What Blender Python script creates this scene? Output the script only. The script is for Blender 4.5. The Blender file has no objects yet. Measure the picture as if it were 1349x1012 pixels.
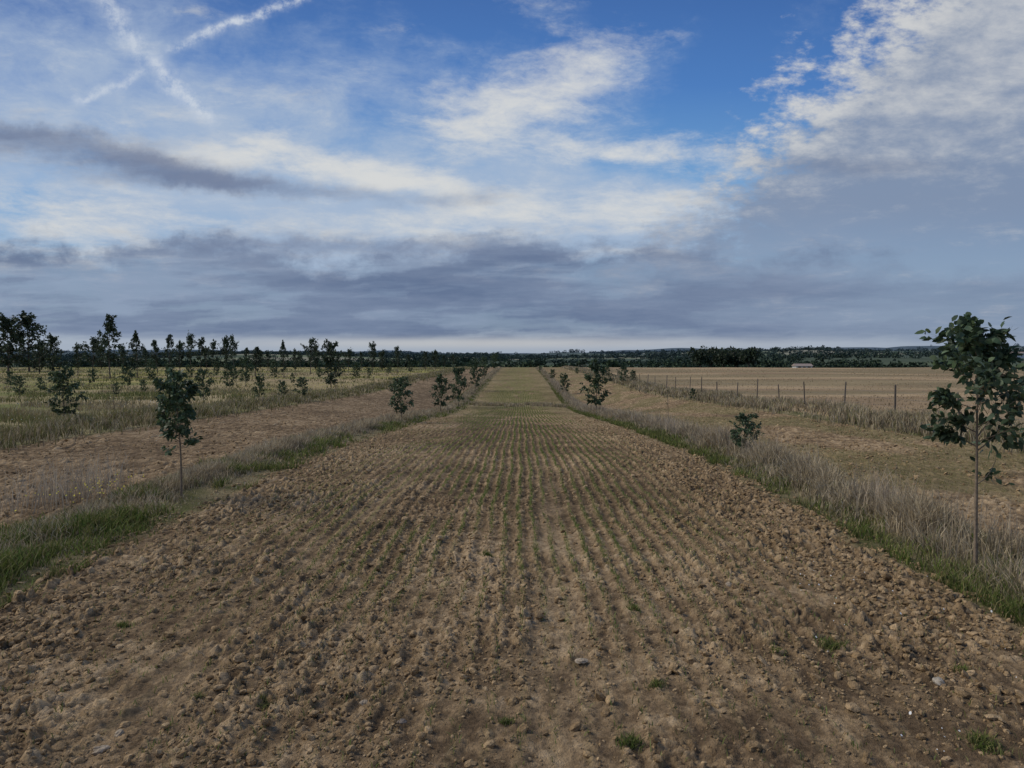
import bpy, math, random
import numpy as np
from mathutils import Vector
rng = np.random.default_rng(7)
random.seed(7)
SC = bpy.context.scene
COLL = SC.collection
PI = math.pi
F = 974.0; VX = 685.0; HY = 474.0; EYE = 2.0

# ------------------------------------------------------------------ noise
def _h(xi, yi, s):
    h = (xi.astype(np.int64)*374761393 + yi.astype(np.int64)*668265263 + s*982451653) & 0xffffffff
    h = ((h ^ (h >> 13))*1274126177) & 0xffffffff
    h = ((h ^ (h >> 16))*2246822519) & 0xffffffff
    return ((h ^ (h >> 15)) & 0xffff)/65535.0
def vn(x, y, s=0):
    xi = np.floor(x); yi = np.floor(y); fx = x-xi; fy = y-yi
    fx = fx*fx*(3-2*fx); fy = fy*fy*(3-2*fy)
    a = _h(xi, yi, s); b = _h(xi+1, yi, s); c = _h(xi, yi+1, s); d = _h(xi+1, yi+1, s)
    return (a*(1-fx)+b*fx)*(1-fy)+(c*(1-fx)+d*fx)*fy
def fbm(x, y, o=4, s=0):
    x = np.asarray(x, float); y = np.asarray(y, float)
    t = 0; a = .5; n = 0
    for i in range(o):
        t = t+a*vn(x*2**i+i*17.3, y*2**i+i*9.1, s+i); n += a; a *= .5
    return t/n
def worley(x, y, s=0):
    """distance, cell id, tilt term"""
    xi = np.floor(x); yi = np.floor(y)
    best = np.full(x.shape, 9.0); rr = np.zeros(x.shape); tl = np.zeros(x.shape)
    for dx in (-1, 0, 1):
        for dy in (-1, 0, 1):
            cx = xi+dx; cy = yi+dy
            px = cx+_h(cx, cy, s); py = cy+_h(cx, cy, s+1)
            an = _h(cx, cy, s+3)*3.1416; el = .65+.35*_h(cx, cy, s+4)
            ux = (px-x)*np.cos(an)+(py-y)*np.sin(an); uy = -(px-x)*np.sin(an)+(py-y)*np.cos(an)
            d = np.maximum(np.abs(ux)*el+np.abs(uy)*.45, np.abs(uy)/el*.9+np.abs(ux)*.2); m = d < best
            best = np.where(m, d, best); rr = np.where(m, _h(cx, cy, s+2), rr)
            tl = np.where(m, ux*(_h(cx, cy, s+5)-.5)*2+uy*(_h(cx, cy, s+6)-.5)*2, tl)
    return best, rr, tl
def sm(a, b, x):
    t = np.clip((np.asarray(x, float)-a)/(b-a), 0, 1); return t*t*(3-2*t)
def lerp3(a, b, t):
    return np.asarray(a)[None, :]*(1-t[:, None])+np.asarray(b)[None, :]*t[:, None]

# ------------------------------------------------------------------ terrain
_py = [-50, 0, 14, 20, 30, 39, 50, 60, 68, 90, 130, 171, 200, 240, 300, 500, 900, 1600, 2600, 5000, 7500]
_pz = [0, 0, 0, -.2, -.65, -1.1, -1.6, -1.9, -1.95, -1.5, -.72, -.12, -.05, -.7, -2.8, -5.5, -3, 9, 18, 38, 30]
_ty = np.concatenate([np.arange(-50, 400, .5), np.arange(400, 7500, 20)])
_tz = np.interp(_ty, _py, _pz)
_k = np.hanning(19); _k /= _k.sum()
_n = 900
_tz[:_n] = np.convolve(np.pad(_tz[:_n], 9, 'edge'), _k, 'valid')
def Zt(x, y):
    x = np.asarray(x, float); y = np.asarray(y, float)
    p = np.interp(y, _ty, _tz)
    k = 1-.68*sm(4.5, 12, np.abs(x)); k = k+(1-k)*sm(150, 195, y)
    z = p*k
    z = z+(fbm(x/22, y/22, 2, 5)-.5)*.30*sm(10, 50, y)*(1-.6*sm(80, 160, y))
    z = z+(fbm(x/45, y/30, 2, 6)-.5)*1.0*sm(16, 40, x)*sm(30, 80, y)*(1-sm(170, 230, y))
    z = z+(fbm(x/420, y/420, 3, 8)-.5)*34*sm(350, 1300, y)+(fbm(x/900, y/1200, 3, 18)-.5)*90*sm(1500, 4500, y)
    z = z+15*sm(-50, 700, x)*sm(600, 1500, y)
    z = z+.07*np.exp(-((x+5.2)/.6)**2)+.09*np.exp(-((x-4.6)/.5)**2)
    z = z+.22*np.exp(-((x+12.9)/1.0)**2)+.2*np.exp(-((x-12)/1.0)**2)
    return z
def z1(x, y): return float(Zt(np.array([x]), np.array([y]))[0])
L0, L1, R0, R1 = -4.45, -5.85, 3.85, 5.2     # verge edges
LB0, LB1, RB0, RB1 = -11.7, -14.2, 10.7, 13.2
def rough(x, y):
    xe = x+(fbm(y/.8, y*0+3, 3, 40)-.5)*.25
    m = sm(L0+.02, L0+.35, xe)*(1-sm(R0-.35, R0-.02, xe))
    m = m*(x > L0)*(x < R0)*sm(L0, L0+.06, x)*(1-sm(R0-.06, R0, x))
    l = sm(LB0, LB0+.3, x)*(1-sm(L1-.3, L1, x))
    r = sm(R1, R1+.3, x)*(1-sm(RB0-.3, RB0, x))
    return m, l, r
def track(x, y):
    wv = .10*np.sin(y*.35)
    return (.8*np.exp(-((x+2.02+wv)/.20)**4)+np.exp(-((x-.38+wv)/.20)**4))*(1-sm(8, 24, y))
ROW = .172
def disp(x, y):
    m, l, r = rough(x, y)
    a = m+.8*l+.8*r
    fade = 1-.65*sm(12, 45, y)
    tr = track(x, y)*m*(.25+.7*sm(.4, .62, fbm(x/.4, y/.9, 2, 77)))
    jx = (fbm(x*26, y*26, 2, 3)-.5)*.05; jy = (fbm(x*26, y*26, 2, 4)-.5)*.05
    w1, r1, t1 = worley((x+jx)/.095, (y+jy)/.095, 11)
    w2, r2, t2 = worley((x+jx*.6)/.048, (y+jy*.6)/.048, 21)
    w3, r3, t3 = worley((x+jx*.4)/.028, (y+jy*.4)/.028, 31)
    def clod(w, t, lo): return np.clip((.54-w)/.24, 0, 1)**.8*np.clip(.75+t*1.4, .15, 1.5)
    edge = sm(1.6, 3.4, np.abs(x+.3))
    d1 = clod(w1, t1, 0)*sm(.50, 1.0, r1)*.030*(1+.9*edge)
    d2 = clod(w2, t2, 0)*sm(.20, 1.0, r2)*.023
    d3 = clod(w3, t3, 0)*r3*.016*(1-sm(7, 14, y))
    row = np.cos(2*PI*(x+.02*np.sin(y*.8)+.012*np.sin(y*2.7+x)+.05*(fbm(x/.4, y/.6, 2, 91)-.5)*(1-sm(5, 10, y)))/ROW)
    dens = (.5+1.0*sm(.35, .7, fbm(x/.9, y/.9, 3, 66)))*(1-.30*np.clip(-row, 0, 1))
    cl = (d1+d2+d3)*dens*(1-.65*tr)
    grit = (fbm(x/.02, y/.02, 2, 55)-.5)*.013*(1-sm(6, 11, y))
    rw = row*(.0055+.0075*sm(4, 11, y))*(1-.7*tr)*(m*(1-.6*edge)+.6*l+.6*r)
    und = (fbm(x/.30, y/.4, 3, 50)-.5)*.05*(1-.5*tr)
    dz = a*(cl*fade+und*fade+grit)+rw*sm(.3, .62, fbm(x/1.0, y/2, 2, 90)+.12)-.024*tr
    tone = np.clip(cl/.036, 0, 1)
    return dz, tone, row, tr, m, l, r

TAN = (.46, .34, .205); BRN = (.285, .20, .113); DRK = (.13, .09, .053)
def ground_cols(x, y):
    dz, tone, row, tr, m, l, r = disp(x, y)
    n = fbm(x/.25, y/.25, 3, 101); N = fbm(x/3, y/3.5, 3, 102); n2 = fbm(x/.06, y/.08, 2, 103)
    t = np.clip(.02+.44*tone+.9*(n-.5)+(.9-.4*(l+r))*(N-.5)+.9*(n2-.5)+.28, 0, 1)  # tone paints crevice occlusion into the albedo, along with dry tops over moist soil
    soil = lerp3(DRK, BRN, np.clip(t*2, 0, 1))
    s2 = lerp3(BRN, TAN, np.clip(t*2-1, 0, 1))
    soil = np.where((t > .5)[:, None], s2, soil)
    soil = soil*(1-.3*tr[:, None])+np.array((.42, .31, .185))*(.3*tr[:, None])
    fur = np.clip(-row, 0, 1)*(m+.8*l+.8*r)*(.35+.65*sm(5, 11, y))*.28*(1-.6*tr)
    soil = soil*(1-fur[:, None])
    gn = fbm(x/.5, y/2.5, 3, 104)
    mid = np.exp(-((x+.45)/2.8)**4)
    g = m*mid*np.clip(row, 0, 1)**2*(.08+.60*sm(4.5, 10, y))*sm(.30, .58, gn)
    g = np.maximum(g, m*sm(16, 70, y)*(.50+.25*np.clip(row, 0, 1))*sm(.12, .6, gn+.05)*(.5+.5*mid))
    g = np.clip(g, 0, .8)
    GR = np.array((.19, .19, .065))
    c = soil*(1-g[:, None])+GR*g[:, None]
    gr = r*sm(.34, .58, fbm(x/1.2, y/3, 3, 105))*.72*(.55+.45*np.clip(row, 0, 1))
    c = c*(1-gr[:, None])+np.array((.18, .16, .07))*gr[:, None]
    cr = m*np.exp(-((y-62-.8*np.sin(x*1.3))/2.2)**2)*.8
    c = c*(1-cr[:, None])+np.array((.30, .25, .15))*cr[:, None]
    v = np.clip(1-m-l-r, 0, 1)*(np.abs(x) < 13.5)
    vc = lerp3((.10, .10, .04), (.22, .18, .10), sm(.3, .65, fbm(x/.4, y/.6, 3, 106)))
    c = c*(1-v[:, None])+vc*v[:, None]
    me = (x <= LB0).astype(float)
    mc = lerp3((.18, .175, .065), (.33, .27, .145), sm(.36, .62, fbm(x/9, y/6, 4, 107)))
    mg = sm(.45, .6, fbm(x/13+5, y/7, 4, 108))*.65
    mc = mc*(1-mg[:, None])+np.array((.15, .165, .05))*mg[:, None]
    yl = sm(.47, .64, fbm(x/12, y/12, 3, 109))*.55*sm(55, 100, y)
    mc = mc*(1-yl[:, None])+np.array((.33, .30, .07))*yl[:, None]
    tb = sm(.50, .62, fbm(x/30, y/7+9, 3, 120))*.75*sm(25, 50, y)
    mc = mc*(1-tb[:, None])+np.array((.34, .255, .15))*tb[:, None]
    c = c*(1-me[:, None])+mc*me[:, None]
    st = (x >= RB0+.4).astype(float)
    sc = lerp3((.26, .185, .108), (.39, .285, .165), sm(.3, .7, fbm(x/14, y/9, 4, 110)))
    bd = sm(.46, .58, fbm(x/60, y/12, 3, 111))*.65
    sc = sc*(1-bd[:, None])+np.array((.20, .165, .09))*bd[:, None]
    c = c*(1-st[:, None])+sc*st[:, None]
    far = sm(215, 240, y)
    fn = fbm(x/300, y/140, 3, 112)
    fc = lerp3((.08, .10, .065), (.17, .20, .10), sm(.45, .58, fn))
    f2 = sm(.60, .66, fn); fc = fc*(1-f2[:, None])+np.array((.30, .28, .19))*f2[:, None]
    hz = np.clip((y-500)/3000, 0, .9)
    fc = fc*(1-hz[:, None])+np.array((.085, .12, .16))*hz[:, None]  # aerial haze painted into the far ground colour, bluer with distance
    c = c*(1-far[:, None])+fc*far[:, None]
    return dz, c

# ------------------------------------------------------------------ mesh helpers
def mk(name, V, faces, mat, parent=None, col=None, smooth=False):
    V = np.asarray(V, np.float32)
    me = bpy.data.meshes.new(name)
    me.vertices.add(len(V)); me.vertices.foreach_set('co', V.ravel())
    faces = [np.asarray(f, np.int32) for f in faces if len(f)]
    loops = np.concatenate([f.ravel() for f in faces])
    cnt = np.concatenate([np.full(len(f), f.shape[1], np.int32) for f in faces])
    st = np.concatenate([[0], np.cumsum(cnt)[:-1]]).astype(np.int32)
    me.loops.add(len(loops)); me.loops.foreach_set('vertex_index', loops)
    me.polygons.add(len(cnt)); me.polygons.foreach_set('loop_start', st)
    me.polygons.foreach_set('use_smooth', np.full(len(cnt), smooth))
    me.update(calc_edges=True)
    if col is not None:
        ca = me.color_attributes.new('Col', 'FLOAT_COLOR', 'POINT')
        rgba = np.ones((len(V), 4), np.float32); rgba[:, :3] = col
        ca.data.foreach_set('color', rgba.ravel())
    me.materials.append(mat)
    o = bpy.data.objects.new(name, me); COLL.objects.link(o)
    if parent: o.parent = parent
    return o
def tag(o, label=None, cat=None, group=None, kind=None):
    if label: o['label'] = label
    if cat: o['category'] = cat
    if group: o['group'] = group
    if kind: o['kind'] = kind
    return o
def empty(name, loc, rz=0):
    o = bpy.data.objects.new(name, None); COLL.objects.link(o)
    o.location = loc; o.rotation_euler = (0, 0, rz); o.empty_display_size = .2
    return o

# ------------------------------------------------------------------ materials
def mat_attr(name, rough=.9, nscale=8, namt=.25, bump=0, bscale=40, bdist=.01, spec=.2, trans=0):
    m = bpy.data.materials.new(name); m.use_nodes = True
    nt = m.node_tree; b = nt.nodes['Principled BSDF']
    b.inputs['Roughness'].default_value = rough
    b.inputs['Specular IOR Level'].default_value = spec
    a = nt.nodes.new('ShaderNodeAttribute'); a.attribute_name = 'Col'
    tc = nt.nodes.new('ShaderNodeTexCoord')
    n = nt.nodes.new('ShaderNodeTexNoise'); n.inputs['Scale'].default_value = nscale
    n.inputs['Detail'].default_value = 3; n.inputs['Roughness'].default_value = .65
    nt.links.new(tc.outputs['Object'], n.inputs['Vector'])
    mr = nt.nodes.new('ShaderNodeMapRange'); mr.inputs['From Min'].default_value = .3; mr.inputs['From Max'].default_value = .7
    mr.inputs['To Min'].default_value = 1-namt; mr.inputs['To Max'].default_value = 1+namt
    nt.links.new(n.outputs['Fac'], mr.inputs['Value'])
    mx = nt.nodes.new('ShaderNodeVectorMath'); mx.operation = 'SCALE'
    nt.links.new(a.outputs['Color'], mx.inputs[0]); nt.links.new(mr.outputs[0], mx.inputs['Scale'])
    nt.links.new(mx.outputs[0], b.inputs['Base Color'])
    if bump:
        n2 = nt.nodes.new('ShaderNodeTexNoise'); n2.inputs['Scale'].default_value = bscale
        n2.inputs['Detail'].default_value = 3; n2.inputs['Roughness'].default_value = .7
        nt.links.new(tc.outputs['Object'], n2.inputs['Vector'])
        bp = nt.nodes.new('ShaderNodeBump'); bp.inputs['Strength'].default_value = bump; bp.inputs['Distance'].default_value = bdist
        nt.links.new(n2.outputs['Fac'], bp.inputs['Height']); nt.links.new(bp.outputs[0], b.inputs['Normal'])
    if trans:
        t = nt.nodes.new('ShaderNodeBsdfTranslucent'); ms = nt.nodes.new('ShaderNodeMixShader'); ms.inputs[0].default_value = trans
        nt.links.new(mx.outputs[0], t.inputs['Color'])
        nt.links.new(b.outputs[0], ms.inputs[1]); nt.links.new(t.outputs[0], ms.inputs[2])
        nt.links.new(ms.outputs[0], nt.nodes['Material Output'].inputs['Surface'])
    return m
M_SOIL = mat_attr('soil', .95, 32, .34, 1.0, 75, .018, .04)
M_LAND = mat_attr('land', .95, 3, .22, .6, 12, .04, .05)
M_FAR = mat_attr('far_land', 1, .02, .2, 0, spec=.0)
M_GRASS = mat_attr('grass_blades', .75, 1.5, .2, 0, spec=.08, trans=.2)
M_LEAF = mat_attr('leaves', .55, 3, .3, 0, spec=.25, trans=.2)
M_FARLEAF = mat_attr('far_leaves', 1, .05, .3, 0, spec=0)
M_BARK = mat_attr('bark', .85, 30, .35, .5, 60, .005, .2)
M_STONE = mat_attr('stone', .85, 35, .35, .8, 50, .01, .1)
M_WOOD = mat_attr('weathered_wood', .85, 20, .3, .5, 50, .005, .2)
M_WALL = mat_attr('limewash', .8, 1, .05, 0)
M_PETAL = mat_attr('petals', .6, 3, .05, 0)

# ------------------------------------------------------------------ ground patches
def grid(name, xs, ys, mat, usedisp=True):
    X, Y = np.meshgrid(xs, ys); X = X.ravel(); Y = Y.ravel()
    Z = Zt(X, Y); dz, c = ground_cols(X, Y)
    if usedisp: Z = Z+dz
    nx = len(xs); ny = len(ys)
    i = np.arange(nx*ny).reshape(ny, nx)
    q = np.stack([i[:-1, :-1], i[:-1, 1:], i[1:, 1:], i[1:, :-1]], -1).reshape(-1, 4)
    o = mk(name, np.stack([X, Y, Z], 1), [q], mat, None, c, True)
    o['kind'] = 'structure'
    return o
ys_back = np.arange(-8, 2.6, .08)
ys_f = 2.6*np.exp(np.arange(0, math.log(242/2.6), .0034))
ys = np.concatenate([ys_back, ys_f]); ys2 = ys[::2]
if ys2[-1] != ys[-1]: ys2 = np.append(ys2, ys[-1])
ys4 = ys[::4]
if ys4[-1] != ys[-1]: ys4 = np.append(ys4, ys[-1])
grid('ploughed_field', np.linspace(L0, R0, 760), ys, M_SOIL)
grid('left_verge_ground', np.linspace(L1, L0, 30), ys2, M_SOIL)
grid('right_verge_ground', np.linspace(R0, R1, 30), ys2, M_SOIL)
grid('left_ploughed_strip', np.linspace(LB0, L1, 210), ys2, M_SOIL)
grid('right_ploughed_strip', np.linspace(R1, RB0, 190), ys2, M_SOIL)
grid('left_bank', np.linspace(LB1, LB0, 14), ys4, M_LAND)
grid('right_bank', np.linspace(RB0, RB1, 14), ys4, M_LAND)
gx = np.concatenate([[0], np.geomspace(.4, 450, 110)])
grid('left_meadow', (LB1-gx)[::-1], ys4, M_LAND)
grid('stubble_field', RB1+gx, ys4, M_LAND)
fx = np.concatenate([-np.geomspace(5, 8000, 120)[::-1], [0], np.geomspace(5, 8000, 120)])
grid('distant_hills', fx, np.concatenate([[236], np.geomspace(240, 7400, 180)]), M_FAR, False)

# ------------------------------------------------------------------ clods
def ico():
    t = (1+5**.5)/2
    v = np.array([(-1, t, 0), (1, t, 0), (-1, -t, 0), (1, -t, 0), (0, -1, t), (0, 1, t), (0, -1, -t), (0, 1, -t), (t, 0, -1), (t, 0, 1), (-t, 0, -1), (-t, 0, 1)], float)
    v /= np.linalg.norm(v[0])
    f = [(0, 11, 5), (0, 5, 1), (0, 1, 7), (0, 7, 10), (0, 10, 11), (1, 5, 9), (5, 11, 4), (11, 10, 2), (10, 7, 6), (7, 1, 8), (3, 9, 4), (3, 4, 2), (3, 2, 6), (3, 6, 8), (3, 8, 9), (4, 9, 5), (2, 4, 11), (6, 2, 10), (8, 6, 7), (9, 8, 1)]
    return v, np.array(f)
def subd(v, f):
    v = list(map(tuple, v)); cache = {}; nf = []
    def mid(a, b):
        k = (min(a, b), max(a, b))
        if k not in cache:
            p = (np.array(v[a])+np.array(v[b]))/2; p /= np.linalg.norm(p); v.append(tuple(p)); cache[k] = len(v)-1
        return cache[k]
    for a, b, c in f:
        ab, bc, ca = mid(a, b), mid(b, c), mid(c, a)
        nf += [(a, ab, ca), (b, bc, ab), (c, ca, bc), (ab, bc, ca)]
    return np.array(v), np.array(nf)
I0 = ico(); I1 = subd(*I0); I2 = subd(*I1)
def lumps(name, X, Y, S, base, col, mat, label, cat, jit=.28):
    v, f = base; n = len(X); k = len(v)
    vb = v/np.max(np.abs(v), axis=1)[:, None]*.8
    mixf = rng.uniform(.1, .9, (n, 1, 1))
    P = (v[None]*(1-mixf)+vb[None]*mixf)*(1+rng.uniform(-jit, jit, (n, k, 1)))
    P = P*rng.uniform(.6, 1.25, (n, 1, 3))*np.array([1, 1, .7])
    tx = rng.normal(0, .35, (n, 1)); P[:, :, 2] += P[:, :, 0]*tx
    a = rng.uniform(0, 6.28, n); ca, sa = np.cos(a)[:, None], np.sin(a)[:, None]
    x = P[:, :, 0]*ca-P[:, :, 1]*sa; y = P[:, :, 0]*sa+P[:, :, 1]*ca
    dz = disp(X, Y)[0]
    W = np.stack([x*S[:, None]+X[:, None], y*S[:, None]+Y[:, None], P[:, :, 2]*S[:, None]+(Zt(X, Y)+dz+S*.22)[:, None]], -1).reshape(-1, 3)
    FF = (f[None]+(np.arange(n)*k)[:, None, None]).reshape(-1, 3)
    c = np.repeat(col, k, 0)
    o = mk(name, W, [FF], mat, None, c, False)
    return tag(o, label, cat, None, 'stuff')
def clodset(n, ya, yb, xa, xb, smin, smax, p, power=1.0):
    Y = ya*np.exp(rng.random(n)*math.log(yb/ya)); X = rng.uniform(xa, xb, n)
    keep = (rng.random(n) < .25+.9*sm(.36, .60, fbm(X/.8, Y/.8, 3, 66)))
    keep &= rng.random(n) > .6*track(X, Y)
    row = np.cos(2*PI*(X+.02*np.sin(Y*.8))/ROW)
    keep &= rng.random(n) < .7+.3*row
    X, Y = X[keep], Y[keep]
    S = smin+(smax-smin)*rng.random(len(X))**p
    t = rng.random(len(X))**1.2
    c = lerp3(BRN, TAN, t)*rng.uniform(.75, 1.05, (len(X), 1))*np.array([1.03, 1.0, .94])
    return X, Y, S, c
X, Y, S, c = clodset(16000, 2.6, 14, L0, R0, .009, .038, 3.6)
lumps('soil_clods', X, Y, S, I1, c, M_SOIL, 'loose brown clods of earth lying over the near part of the middle field', 'soil clods', .16)
Xa, Ya, Sa, ca_ = clodset(110000, 2.6, 30, L0-.1, R0+.1, .004, .016, 2.3)
Xb, Yb, Sb, cb_ = clodset(16000, 3, 40, R0-1.3, R0+.1, .008, .042, 3)
Xc, Yc, Sc_, cc_ = clodset(14000, 3, 40, L0-.1, L0+1.3, .008, .04, 3)
Xd, Yd, Sd, cd_ = clodset(12000, 8, 50, LB0, L1, .01, .045, 2.5)
Xe, Ye, Se, ce_ = clodset(12000, 7, 50, R1, RB0, .01, .045, 2.5)
lumps('soil_crumbs', np.concatenate([Xa, Xb, Xc, Xd, Xe]), np.concatenate([Ya, Yb, Yc, Yd, Ye]), np.concatenate([Sa, Sb, Sc_, Sd, Se]), I0,
      np.concatenate([ca_, cb_, cc_, cd_, ce_]), M_SOIL, 'small crumbs of dry brown soil scattered over the ploughed strips', 'soil crumbs')

# ------------------------------------------------------------------ blades
def blades_geo(X, Y, H, W, lean, col, tip=None, Z=None, base_dark=.65, stiff=.5):
    n = len(X)
    if Z is None: Z = Zt(X, Y)-.01
    a = rng.uniform(0, 2*PI, n); b = rng.uniform(0, 2*PI, n)
    wx, wy = np.cos(a)*W/2, np.sin(a)*W/2
    lx, ly = np.cos(b)*lean*H, np.sin(b)*lean*H
    hz = H*np.sqrt(np.clip(1-lean**2*.6, .2, 1))
    P = np.zeros((n, 5, 3))
    P[:, 0] = np.stack([X-wx, Y-wy, Z], 1); P[:, 1] = np.stack([X+wx, Y+wy, Z], 1)
    mx, my = X+lx*stiff*.6, Y+ly*stiff*.6
    P[:, 2] = np.stack([mx-wx*.8, my-wy*.8, Z+hz*.58], 1); P[:, 3] = np.stack([mx+wx*.8, my+wy*.8, Z+hz*.58], 1)
    P[:, 4] = np.stack([X+lx, Y+ly, Z+hz], 1)
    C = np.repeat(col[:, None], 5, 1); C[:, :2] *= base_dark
    i = np.arange(n)[:, None]*5
    return P.reshape(-1, 3), C.reshape(-1, 3), i+np.array([[0, 1, 3, 2]]), i+np.array([[2, 3, 4]])
def blades(name, sets, label, cat, parent=None, kind='stuff', loc=None, mat=None):
    Ps, Cs, Q, T = [], [], [], []; off = 0
    for P, C, q, t in sets:
        Ps.append(P); Cs.append(C); Q.append(q+off); T.append(t+off); off += len(P)
    P = np.concatenate(Ps)
    if loc is not None: P = P-np.array(loc)
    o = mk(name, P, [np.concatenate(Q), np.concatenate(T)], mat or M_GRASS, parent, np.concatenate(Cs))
    if loc is not None: o.location = loc
    return tag(o, label, cat, None, kind)
def logy(n, a, b): return a*np.exp(rng.random(n)*math.log(b/a))
def pick(cols, n, jit=.18):
    c = np.array(cols)[rng.integers(0, len(cols), n)]
    return c*rng.uniform(1-jit, 1+jit, (n, 1))
DRY = [(.46, .385, .25), (.40, .325, .21), (.32, .26, .17), (.52, .44, .30), (.26, .21, .14)]
GRN = [(.11, .16, .035), (.15, .19, .045), (.09, .13, .03), (.18, .195, .06)]
OLV = [(.20, .195, .075), (.25, .22, .10), (.15, .16, .055)]
def wid(Y, w=.0035): return w+.00075*Y

# right verge dry grass
n = 110000
Y = logy(n, 3.5, 185); X = 4.55+rng.normal(0, .30, n)
X = np.clip(X, R0-.1+rng.random(n)*.3, R1+.1-rng.random(n)*.2); dn = fbm(X/.45, Y/.7, 3, 201)
big = fbm(X/.8, Y/1.5, 2, 205)
k = rng.random(n) < .15+1.0*sm(.38, .58, dn)*sm(.22, .48, big); X, Y, dn, big = X[k], Y[k], dn[k], big[k]
prof = np.exp(-((X-4.6)/.45)**2)
Hh = (.06+.34*prof)*(.2+.9*dn+.7*big)*rng.uniform(.35, 1.15, len(X))
s1 = blades_geo(X, Y, Hh, wid(Y), rng.uniform(.1, .95, len(X)), pick(DRY, len(X)), None)
n = 9000
Y2 = logy(n, 4, 120); X2 = 4.65+rng.normal(0, .22, n); k = fbm(X2/.5, Y2/.8, 2, 207) > .48; X2, Y2 = X2[k], Y2[k]
s1b = blades_geo(X2, Y2, rng.uniform(.28, .66, len(X2)), wid(Y2, .0028)*.6, rng.uniform(.05, .5, len(X2)), pick([(.42, .34, .25), (.50, .42, .31), (.32, .26, .19)], len(X2)))
n = 30000
Y3 = logy(n, 3.6, 160); X3 = 4.5+rng.normal(0, .40, n); X3 = np.clip(X3, R0, R1)
k = rng.random(n) < sm(.40, .58, fbm(X3/.5, Y3/.9, 3, 208)); X3, Y3 = X3[k], Y3[k]
s1c = blades_geo(X3, Y3, rng.uniform(.05, .22, len(X3)), wid(Y3, .004), rng.uniform(.2, .9, len(X3)), pick(OLV+GRN[:2], len(X3)))
blades('dry_verge_grass', [s1, s1b, s1c], 'tall dry straw coloured grass on the verge right of the middle field', 'dry grass')
n = 36000
Y = logy(n, 3.4, 90); X = R0-.12+np.abs(rng.normal(0, .32, n))
k = rng.random(n) < sm(.43, .62, fbm(X/.5, Y/.8, 3, 203)); X, Y = X[k], Y[k]
s2 = blades_geo(X, Y, rng.uniform(.03, .17, len(X)), wid(Y, .004), rng.uniform(.2, .95, len(X)), pick(GRN+OLV, len(X)))
blades('green_verge_grass', [s2], 'fresh green grass along the foot of the right verge', 'green grass')
# left verge
n = 75000
Y = logy(n, 5, 185); X = np.clip(-5.2+rng.normal(0, .36, n), L1+.02, L0+.05); dn = fbm(X/.4, Y/.6, 3, 211)
nearf = sm(7, 13, Y)
k = rng.random(n) < (.25+.9*sm(.36, .56, dn))*(.35+.65*nearf); X, Y, dn = X[k], Y[k], dn[k]
Hh = (.05+.28*np.exp(-((X+5.3)/.45)**2)*(.6+.6*sm(8, 20, Y)))*(.3+1.15*dn)*rng.uniform(.4, 1.15, len(X))
s3 = blades_geo(X, Y, Hh, wid(Y), rng.uniform(.1, .9, len(X)), pick(DRY, len(X)))
n = 420
Y2 = rng.normal(10.3, .6, n); X2 = -6.35+rng.normal(0, .28, n)
s3b = blades_geo(X2, Y2, rng.uniform(.3, .8, n), wid(Y2, .003)*.7, rng.uniform(.05, .6, n), pick([(.5, .43, .33), (.4, .34, .26)], n))
blades('dry_verge_grass', [s3, s3b], 'dry pale grass on the verge left of the middle field', 'dry grass')
n = 100000
Y = logy(n, 4.5, 110); X = np.clip(-5.1+rng.normal(0, .50, n), L1-.15, L0+.3)
gp = fbm(X/.45, Y/.6, 3, 213)
ke = np.where(X > L0-.15, sm(.42, .55, fbm(X/.25, Y/.5, 2, 214)), 1)
k = rng.random(n) < ke*np.where(Y < 9.0, .40+.6*sm(.30, .55, gp), sm(.45, .64, gp)*(.8-.5*sm(15, 40, Y))); X, Y, gp = X[k], Y[k], gp[k]
s4 = blades_geo(X, Y, rng.uniform(.04, .24, len(X))*(.25+1.4*gp**1.5), wid(Y, .005), rng.uniform(.2, .98, len(X)), pick(GRN+OLV[:2], len(X), .35))
blades('green_verge_grass', [s4], 'bright green grass and weeds on the verge left of the middle field', 'green grass')
def bank(name, xc, sx, ya, yb, n, hh, cols, label, cat, s):
    Y = logy(n, ya, yb); X = xc+rng.normal(0, sx, n); dn = fbm(X/.6, Y/1.2, 3, s)
    k = rng.random(n) < .2+.9*sm(.36, .58, dn); X, Y, dn = X[k], Y[k], dn[k]
    st = blades_geo(X, Y, hh*(.2+1.2*dn)*rng.uniform(.4, 1.15, len(X)), wid(Y, .004), rng.uniform(.1, .7, len(X)), pick(cols, len(X)), None, None, .45)
    return blades(name, [st], label, cat)
bank('dry_bank_grass', -12.7, .6, 12, 180, 45000, .38, DRY+OLV+OLV, 'rough dry grass on the low bank along the left meadow', 'dry grass', 221)
bank('dry_bank_grass', 11.7, .5, 11, 190, 60000, .46, DRY+OLV[:1], 'grey tan dry grass under the wire fence on the right', 'dry grass', 222)
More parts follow.
